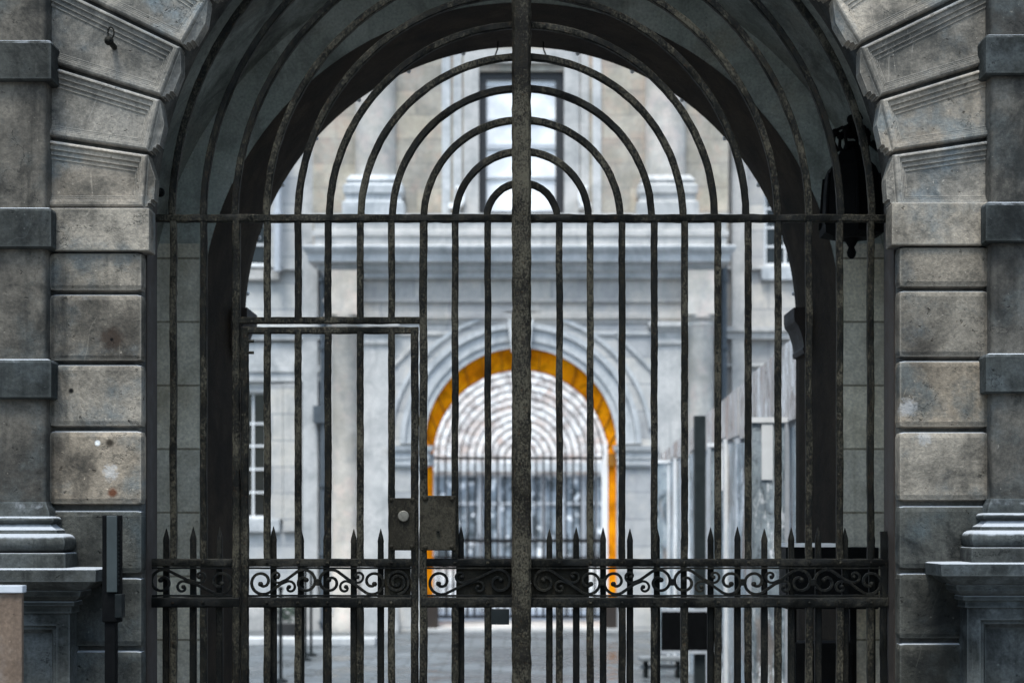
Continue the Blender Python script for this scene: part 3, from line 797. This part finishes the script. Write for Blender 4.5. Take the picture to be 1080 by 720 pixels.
# archivolt
def ring(m, r0, r1, y0, y1, zc, n=48, a0=0, a1=PI):
    ls = []
    for i in range(n+1):
        a = lerp(a0, a1, i/n); c, s = math.cos(a), math.sin(a)
        ls.append([(r0*c,y1,zc+r0*s),(r0*c,y0,zc+r0*s),(r1*c,y0,zc+r1*s),(r1*c,y1,zc+r1*s)])
    return m.loops(ls)
m = MB(); k = YF/F
ring(m, 101*k, 108*k, YF-.05, YF+.01, ZA); ring(m, 108.3*k, 121*k, YF-.09, YF+.01, ZA); ring(m, 121.3*k, 127*k, YF-.15, YF+.01, ZA)
ring(m, 136*k, 140*k, YF-.05, YF+.01, ZA, 30, .12, PI-.12)
arv = m.build('archivolt', M_PALE2, CBG, smooth=True)
MB().prism([(-.18,sz(372,YF)),(.18,sz(372,YF)),(.27,sz(338,YF)),(-.27,sz(338,YF))], YF-.24, YF).build('keystone', M_PALE2, arv)
for s in (-1, 1):
    # spandrel frames, imposts and jamb piers
    x0, x1 = s*97*k, s*140*k
    xa, xb = min(x0,x1), max(x0,x1)
    MB().steps(xa+.12, xb-.02, YF-.05, YF+.02, [(0,sz(493,YF)),(.03,sz(490,YF)),(.03,sz(485,YF)),(.05,sz(484,YF)),(.05,sz(478,YF)),(.1,sz(475,YF)),(.12,sz(470,YF))]).build('impost', M_PALE2, CBG)
    m = MB(); xo = s*150*k; xi = s*96*k
    zt_ = sz(352,YF); z_ = sz(430,YF)
    for p, q in (((xi*.8,zt_),(xo,zt_)), ((xo,zt_),(xo,z_)), ((xi*1.05,sz(352,YF)),(xo*.985,sz(400,YF)))):
        m.tube([(p[0],YF-.01,p[1]),(q[0],YF-.01,q[1])], .07, .07, (0,1,0))
    m.build('spandrel_frame', M_PALE2, CBG)
# vault through the building, its orange lamp glow painted on
m = MB()
m.loops([archpath(1.945, ZA, YF+.015, 48, Z0), archpath(1.80, ZA-.255, YF+.16, 48, Z0), archpath(1.80, ZA-.26, YF+.5, 48, Z0), archpath(1.93, ZA-.17, YF+2.4, 48, Z0)], False, False, False)
vault = m.build('orange_vault', M_ORANGE, CBG, smooth=True)
for kk in range(15):
    m = MB(); a = PI*(kk+.5)/15
    c, s_ = math.cos(a), math.sin(a)
    m.tube([(1.94*c, YF+.012, ZA+1.94*s_), (1.80*c, YF+.157, ZA-.255+1.80*s_), (1.80*c, YF+.5, ZA-.26+1.80*s_)], .05, .012, (-s_,0,c))
    m.build('vault_joint', M_ORANGEDK, vault)
for s in (-1, 1):
    xx = s*1.93
    MB().box(min(xx,xx-s*.15), max(xx,xx-s*.15), YF+.03, YF+.6, sz(491,YF), sz(478,YF)).build('vault_impost', M_PALE2 if s < 0 else M_ORANGEDK, vault)
for s in (-1, 1): MB().box(min(s*1.70,s*1.96), max(s*1.70,s*1.96), YF-.02, YF+.6, Z0, sz(630,YF)).build('jamb_base', M_REBATE, vault)
MB().box(-1.78, 1.78, YF+.3, YF+2.5, Z0+.02, Z0+.065).build('threshold_slab', M_PALE2, vault)
m = MB(); m.loops([[(1.66,YF+.17,Z0),(1.66,YF+.17,ZA-.45),(1.74,YF+.17,ZA+.1),(1.79,YF+.17,ZA+.1),(1.79,YF+.17,Z0)], [(1.66,YF+.24,Z0),(1.66,YF+.24,ZA-.45),(1.74,YF+.24,ZA+.1),(1.79,YF+.24,ZA+.1),(1.79,YF+.24,Z0)]])
m.build('lit_jamb_strip', M_WHITE, vault)  # white strip added for the light on the right jamb only
m = MB(); arch_wall(m, 0, ZA-.17, 1.94, -8, 8, Z0, 14, YF+2.42, YF+2.7, 48); m.build('street_wall', M_PALE, CBG)
MB().box(-16, 16, YF+.9, YF+2.7, 13.9, 14.3).build('roof', M_PALE2, CBG)
MB().box(-2.2, 2.2, YF-.25, YF+.29, Z0-.05, Z0+.06).build('doorstep', M_PALE2, CBG)
# left wing trim
m = MB()
for a, Y_, d in (((200,346,343,349),YWg-.22,.22), ((200,346,349.3,358),YWg-.16,.16), ((200,346,362,385),YWg-.08,.08), ((200,346,385.3,392),YWg-.14,.14), ((200,346,392.3,402),YWg-.1,.1), ((200,346,280,284),YWg-.12,.12)):
    bx(m, *a, Y_, d)
m.build('string_course', M_PALE2, CBG)
m = MB()
for a, Y_, d in (((752,900,344,349),YWg-.22,.22), ((752,900,349.3,357),YWg-.16,.16), ((752,900,383,386),YWg-.1,.1), ((752,900,280,284),YWg-.1,.1)):
    bx(m, *a, Y_, d)
m.build('string_course', M_PALE2, CBG)
def sash_window(x0, x1, y0, y1, Y, vb, hb, name='window', sill=True, glass=M_DKGLASS):
    f = MB()
    for a in ((x0,x0+2.2,y0,y1),(x1-2.2,x1,y0,y1),(x0+2.2,x1-2.2,y0,y0+2.2),(x0+2.2,x1-2.2,y1-2.2,y1)): bx(f, *a, Y+.12, .08)
    for v in vb: bx(f, v-.9, v+.9, y0+2, y1-2, Y+.135, .04)
    for h in hb: bx(f, x0+2, x1-2, h-.9, h+.9, Y+.14, .04)
    w = f.build(name, M_WHITE, CBG)
    p = MB(); bx(p, x0-1, x1+1, y0-1, y1+1, Y+.19, .02); p.build('pane', glass, w)
    if sill:
        s = MB(); bx(s, x0-3, x1+13, y1+1, y1+15, Y-.12, .2); s.build('sill', M_PALE2, w, bevel=.02)
    return w
sash_window(240, 282, 413, 546, YWg, (254,267,), (446.5,470,494.5,519), glass=M_DKGLASS)
sash_window(240, 282, 236, 280, YWg, (260,), (258,))
sash_window(806, 850, 200, 280, YWg, (828,), (220,240,260))
m = MB()
for a in ((284,298,405,548),(298.5,317,404,560)): bx(m, *a, YWg-.1, .1)
m.build('window_architrave', M_PALE, CBG)
m = MB(); bx(m, 319, 335, 60, 660, YWg-.15, .15); m.build('corner_pier', M_PALE2, CBG)
m = MB(); bx(m, 772, 788, 60, 660, YWg-.15, .15); m.build('corner_pier', M_PALE2, CBG)
# pipes
for px, y0, y1, w, mt in ((342,110,665,.17,M_BLUEPIPE),(293,40,286,.17,M_GREYPIPE),(763,110,665,.15,M_BLUEPIPE)):
    Y_ = YF+.72 if px < 500 else YF+.72
    Y_ = YWg-.28
    m = MB(); x = sx(px, Y_)
    m.tube(line((x,Y_,sz(y1,Y_)), (x,Y_,sz(y0,Y_)), 8), w, sides=12)
    for yy in range(int(y0)+40, int(y1), 72): m.tube([(x,Y_,sz(yy+3,Y_)),(x,Y_,sz(yy,Y_))], w*1.45, sides=12)
    if px == 342: m.box(x-.22, x+.1, Y_-.12, Y_+.15, sz(446,Y_), sz(428,Y_))
    m.build('drainpipe', mt, CBG, smooth=True)
# basement plinth
m = MB(); bx(m, 200, 346, 640, 668, YWg-.3, .3); m.build('base_plinth', M_PALE2, CBG)
for p_ in ((372,420),(690,728)):
    m = MB(); bx(m, *p_, 640, 668, YF-.16, .16); m.build('base_plinth', M_PALE2, CBG)
m = MB(); bx(m, 350, 366, 648, 664, YF-.31, .05); m.build('cellar_grille', M_DKGLASS, CBG)
m = MB(); bx(m, 346, 372, 640, 668, YF-.26, .26); m.build('base_plinth', M_PALE2, CBG)

# kerb in front of left wing
struct(MB().box(-9, -2.6, 29.0, 29.5, Z0, Z0+.14).build('kerb', M_PALE2, bevel=.02))

# ------------------------------------------------------------------ far gate
YD = 35.95
FG = thing('iron_gate', 'distant iron gate of concentric arcs beyond the orange arch', 'gate', (0,YD,Z0))
zr = sz(483, YD)
for n in range(11):
    r = (37+33.2*n)*YG/F*.955
    kk = 28
    MB().tube([(-r*math.cos(PI*i/kk), YD, zr+r*math.sin(PI*i/kk)) for i in range(kk+1)], .032, .03, (0,1,0)).build('arched_bar', M_FGATE, FG, smooth=True)
    for s in (-1, 1):
        MB().box(s*r-.02, s*r+.02, YD-.02, YD+.02, Z0+.08, zr).build('bar', M_FGATE, FG)
for z_, h_ in ((zr,.06),(sz(570,YD),.08),(sz(588,YD),.06),(Z0+.12,.06)):
    MB().box(-1.94, 1.94, YD-.025, YD+.025, z_-h_/2, z_+h_/2).build('rail', M_FGATE, FG)
MB().box(-.06, .06, YD-.06, YD+.05, Z0, zr+1.9).build('centre_post', M_FGATE, FG)
for k in range(28):
    x = -1.9+3.8*k/27
    MB().box(x-.013, x+.013, YD+.03, YD+.06, Z0+.08, sz(562,YD)).build('spear_bar', M_FGATE, FG)

# ------------------------------------------------------------------ building across the far street
YX = 64.0
XB = thing('street_building', 'bright pale brick building across the far street beyond both gates', 'building', (0,YX,Z0))
def brick_mat():
    m, t, b = nt('pale_pinkish_masonry'); n = N(t)
    br = n.new('ShaderNodeTexBrick'); g = n.new('ShaderNodeNewGeometry')
    s_ = n.new('ShaderNodeSeparateXYZ'); n.ln(g.outputs['Position'], s_.inputs[0])
    cb = n.new('ShaderNodeCombineXYZ'); n.ln(s_.outputs[0], cb.inputs[0]); n.ln(s_.outputs[2], cb.inputs[1]); n.ln(cb.outputs[0], br.inputs['Vector'])
    br.inputs['Scale'].default_value = 1; br.inputs['Brick Width'].default_value = .62; br.inputs['Row Height'].default_value = .33
    br.inputs['Mortar Size'].default_value = .02
    br.inputs['Color1'].default_value = (.80,.76,.72,1); br.inputs['Color2'].default_value = (.55,.42,.36,1); br.inputs['Mortar'].default_value = (.5,.48,.47,1)
    c = n.mix(n.ramp(n.noise(n.pos(), 2.3, 7, .8), .46, .55, 0, .9), br.outputs['Color'], (.30,.27,.26))
    c = n.mix(n.ramp(n.noise(n.pos(loc=(3,3,3)), 2.8, 7, .8), .50, .58, 0, .9), c, (.85,.84,.83))
    n.ln(c, b.inputs['Base Color']); b.inputs['Roughness'].default_value = .9
    return m
M_FAR = brick_mat()
M_SHOP, t_, b_ = nt('shop_glass'); n_ = N(t_)
k_ = n_.noise(n_.pos(scale=(1,1,.8)), 1.5, 5, .7)
c_ = n_.mix(n_.ramp(k_, .38, .58), (.06,.075,.085), (.24,.28,.32))
c_ = n_.mix(n_.ramp(n_.noise(n_.pos(loc=(4,4,4)), 2.2, 4, .6), .56, .66), c_, (.9,.92,.95))
n_.ln(c_, b_.inputs['Base Color']); b_.inputs['Roughness'].default_value = .25
fz = lambda y: sz(y, YX)
fxs = [-14,-5.2,-4.2,-2.6,-1.6,-.1,.9,2.5,3.5,5,6,14]
fzs = [Z0, Z0+.5, fz(500), fz(470), fz(430), fz(405), fz(365), 24]
holes = {(i, 1) for i in (1,2,3,4,5,6,7,8)}
m = MB(); grid_wall(m, fxs, fzs, holes, YX, YX+.3); m.build('wall', M_FAR, XB)
for (i, j) in sorted(holes):
    f = MB(); a, b, c, d = fxs[i], fxs[i+1], fzs[j], fzs[j+1]
    f.box(a, a+.08, YX+.1, YX+.2, c, d).box(b-.08, b, YX+.1, YX+.2, c, d).box(a+.08, b-.08, YX+.1, YX+.2, d-.08, d).box(a+.08, b-.08, YX+.1, YX+.2, c, c+.08)
    f.box((a+b)/2-.04, (a+b)/2+.04, YX+.12, YX+.18, c+.08, d-.08)
    if j == 1: f.box(a+.08, b-.08, YX+.12, YX+.18, (c+2*d)/3, (c+2*d)/3+.1)
    w = f.build('window', M_WHITE if j > 1 else M_GREYPIPE, XB)
    MB().box(a, b, YX+.22, YX+.25, c, d).build('pane', M_SHOP, w)
MB().box(-14, 14, YX-.25, YX, fz(497), fz(488)).build('string_course', M_PALE2, XB)

# ------------------------------------------------------------------ glass pavilion on the right of the courtyard
GP = thing('glass_pavilion', 'long silvery glass pavilion with streaked pinkish upper panels along the right of the courtyard', 'pavilion', (2.6,21,Z0))
def px_(y): return 2.62-(y-13)*.009
ys = [13+i*1.0 for i in range(17)]
for i in range(len(ys)-1):
    y0, y1 = ys[i], ys[i+1]
    z0, z1 = (Z0 if y0 > 16.5 else -.3), H+.95+.05*math.sin(i*2.1)
    m = MB(); dx = random.uniform(-.07,.07)
    k = 0
    m.loops([[(px_(y0)+dx,y0+.03,z0-.3),(px_(y0)+.08+dx,y0+.03,z0-.3),(px_(y0)+.08+dx,y0+.03,z1),(px_(y0)+dx,y0+.03,z1)],
             [(px_(y1)-dx,y1-.03,z0-.3),(px_(y1)+.08-dx,y1-.03,z0-.3),(px_(y1)+.08-dx,y1-.03,z1),(px_(y1)-dx,y1-.03,z1)]])
    m.build('glass_panel', M_REFLGLASS, GP)
    MB().box(px_(y0)-.05, px_(y0)+.06, y0-.03, y0+.03, z0-.3, z1+.03).build('mullion', M_WHITE if i % 3 else M_GREYPIPE, GP)
    m = MB(); tp = lambda y: H+1.18+(28.5-y)*.042
    m.loops([[(px_(y0)-.02,y0+.006,z1+.06),(px_(y0)+.1,y0+.006,z1+.06),(px_(y0)+.1,y0+.006,tp(y0)),(px_(y0)-.02,y0+.006,tp(y0))],
             [(px_(y1)-.02+dx*.4,y1-.006,z1+.06),(px_(y1)+.1,y1-.006,z1+.06),(px_(y1)+.1,y1-.006,tp(y1)),(px_(y1)-.02+dx*.4,y1-.006,tp(y1))]])
    m.build('cladding_panel', M_FASCIA, GP)
MB().box(2.7, 9, 13, 29, H+.9, H+1.0).build('roof', M_GREYPIPE, GP)
for lab, Y_, p0, p1, top, wp in (('white framed glass screen nearest the gate on the right of the courtyard',15.6,788,832,440,(803,815)),
                             ('white framed glass screen behind the dark signpost',20.5,746,781,467,(757,769)),
                             ('white framed glass screen farthest back, beside the arch',27,687,735,485,(712,722))):
    T = thing('glass_screen', lab, 'glass screen', (sx((p0+p1)/2,Y_),Y_,Z0), 'glass screens along the pavilion')
    zb = Z0 if Y_ > 17 else -.5
    x0, x1 = sx(p0,Y_), sx(p1,Y_)
    zt_ = sz(top, Y_)
    MB().box(x0, x1, Y_-.03, Y_+.03, zt_-.05, zt_).build('top_rail', M_WHITE, T)
    MB().box(x0, x0+.04, Y_-.025, Y_+.025, zb, zt_-.052).build('post', M_GREYPIPE, T)
    MB().box(x1-.04, x1, Y_-.025, Y_+.025, zb, zt_-.052).build('post', M_GREYPIPE, T)
    MB().box(x0+.042, x1-.042, Y_-.006, Y_+.006, zb+.1, zt_-.052).build('glass_pane', M_SILVER2, T)
    MB().box(sx(wp[0],Y_), sx(wp[1],Y_), Y_-.02, Y_-.008, zt_-.6, zt_-.06).build('white_glint_strip', M_WHITE, T)  # white strip added for the bright glint near the screen top

# signpost
YP = 19.5
SP = thing('sign_post', 'dark square post carrying a low dark board in the courtyard', 'signpost', (sx(738,YP),YP,Z0))
MB().box(sx(732.5,YP), sx(744.5,YP), YP, YP+.13, Z0, sz(438,YP)).build('post', M_POST, SP, bevel=.008)
MB().box(sx(697,YP), sx(747,YP), YP-.06, YP-.01, sz(685,YP), sz(644.5,YP)).build('board', M_BLACK, SP, bevel=.004)
for a, b in ((641,644.3),(685.2,688.5)):
    MB().box(sx(697,YP), sx(747,YP), YP-.065, YP-.005, sz(b,YP), sz(a,YP)).build('trim', M_GREYPIPE, SP)
# low bench
YQ = 23.0
BN = thing('low_bench', 'low pale bench on the courtyard paving left of the dark board', 'bench', (sx(698,YQ),YQ,Z0))
MB().box(sx(675,YQ), sx(722,YQ), YQ, YQ+.4, sz(697,YQ), sz(693,YQ)).build('seat', M_SLAB, BN, bevel=.01)
MB().box(sx(677,YQ), sx(720,YQ), YQ+.06, YQ+.34, sz(706,YQ), sz(703,YQ)).build('lower_shelf', M_SLAB, BN)
for px in (680, 714): MB().box(sx(px,YQ), sx(px+4,YQ), YQ+.05, YQ+.35, Z0, sz(697.2,YQ)).build('leg', M_DKGREY, BN)
# slim poles
for lab, px, Y_, top in (('slim dark pole leftmost of the three in the courtyard', 296, 22.5, 622), ('slim dark pole in the middle of the three in the courtyard', 322, 26, 600), ('slim dark pole rightmost of the three in the courtyard', 328, 27, 605)):
    T = thing('courtyard_pole', lab, 'pole', (sx(px,Y_),Y_,Z0), 'slim poles in the courtyard')
    x = sx(px, Y_)
    MB().rev([(.025,Z0),(.025,sz(top,Y_))], x, Y_, 10).build('shaft', M_DKGREY, T, smooth=True)
    MB().rev([(.1,Z0),(.1,Z0+.02),(.04,Z0+.05)], x, Y_, 14).build('foot', M_DKGREY, T)
    MB().sphere((x,Y_,sz(top,Y_)+.02), .04, 6).build('knob', M_DKGREY, T, smooth=True)
# potted shrub
YT = 30.0
PT = thing('potted_shrub', 'small dark shrub in a tub near the left wing', 'shrub', (sx(303,YT),YT,Z0))
xx = sx(303, YT)
MB().rev([(.17,Z0),(.22,Z0+.32),(.24,Z0+.34),(.2,Z0+.34)], xx, YT, 18).build('tub', M_LEAFSOIL, PT, smooth=True)
m = MB()
for i in range(260):
    a, b, r = random.uniform(0,2*PI), random.uniform(-.9,1), random.uniform(.12,.27)
    c = Vector((xx+r*math.cos(a)*math.sqrt(1-b*b), YT+r*math.sin(a)*math.sqrt(1-b*b), Z0+.58+r*b))
    u = Vector((random.uniform(-1,1),random.uniform(-1,1),random.uniform(-1,1))).normalized(); v = u.orthogonal().normalized()
    k = len(m.v); m.v += [c-u*.04, c+v*.022, c+u*.05, c-v*.022]; m.f.append((k,k+1,k+2,k+3))
m.build('leaves', M_PLANT, PT)

# ------------------------------------------------------------------ light, sky, camera
S = bpy.context.scene
W = bpy.data.worlds.new('World'); S.world = W; W.use_nodes = True
t = W.node_tree; bg = t.nodes['Background']
sky = t.nodes.new('ShaderNodeTexSky'); sky.sky_type = 'NISHITA'; sky.sun_disc = False
SUN_EL, SUN_AZ = math.radians(68), math.radians(200)      # from behind the viewer, a little left
sky.sun_elevation = SUN_EL; sky.sun_rotation = SUN_AZ; sky.air_density = 1.0; sky.dust_density = 1.5; sky.ozone_density = 1.5
# overcast: the sky is brighter overhead than near the horizon
n = N(t); tc = n.new('ShaderNodeTexCoord'); sx_ = n.new('ShaderNodeSeparateXYZ'); n.ln(tc.outputs['Generated'], sx_.inputs[0])
gfac = n.ramp(sx_.outputs[2], .02, .85, .28, 1.7)
hsv = n.new('ShaderNodeHueSaturation'); hsv.inputs['Saturation'].default_value = .78; n.ln(sky.outputs[0], hsv.inputs['Color'])
gc = n.new('ShaderNodeCombineColor')
for i in range(3): n.ln(gfac, gc.inputs[i])
n.ln(n.mix(1.0, n.mix(1.0, hsv.outputs[0], gc.outputs[0], 'MULTIPLY'), (.955,1.03,.985), 'MULTIPLY'), bg.inputs[0]); bg.inputs[1].default_value = .14
L = bpy.data.lights.new('sun', 'SUN'); L.energy = 1.4; L.angle = math.radians(14); L.color = (1,.985,.94)
lo = bpy.data.objects.new('sun', L); C.objects.link(lo)
to_sun = Vector((math.sin(SUN_AZ)*math.cos(SUN_EL), math.cos(SUN_AZ)*math.cos(SUN_EL), math.sin(SUN_EL)))
lo.rotation_euler = to_sun.to_track_quat('Z', 'Y').to_euler(); lo.location = (0,0,30)
cam = bpy.data.cameras.new('camera'); co = bpy.data.objects.new('camera', cam); C.objects.link(co)
co.location = (0,0,H); co.rotation_euler = (PI/2,0,0)
cam.sensor_width = 36; cam.lens = 36*F/1080; cam.shift_x = -(VX-540)/1080; cam.shift_y = (VY-360)/1080
cam.clip_end = 2000; cam.dof.use_dof = True; cam.dof.focus_distance = YG; cam.dof.aperture_fstop = 1.9
S.camera = co
S.view_settings.view_transform = 'Standard'; S.view_settings.look = 'None'; S.view_settings.gamma = 1; S.view_settings.exposure = 1.3
S.render.engine = 'CYCLES'
S.cycles.use_denoising = True
S.cycles.max_bounces = 10; S.cycles.diffuse_bounces = 5
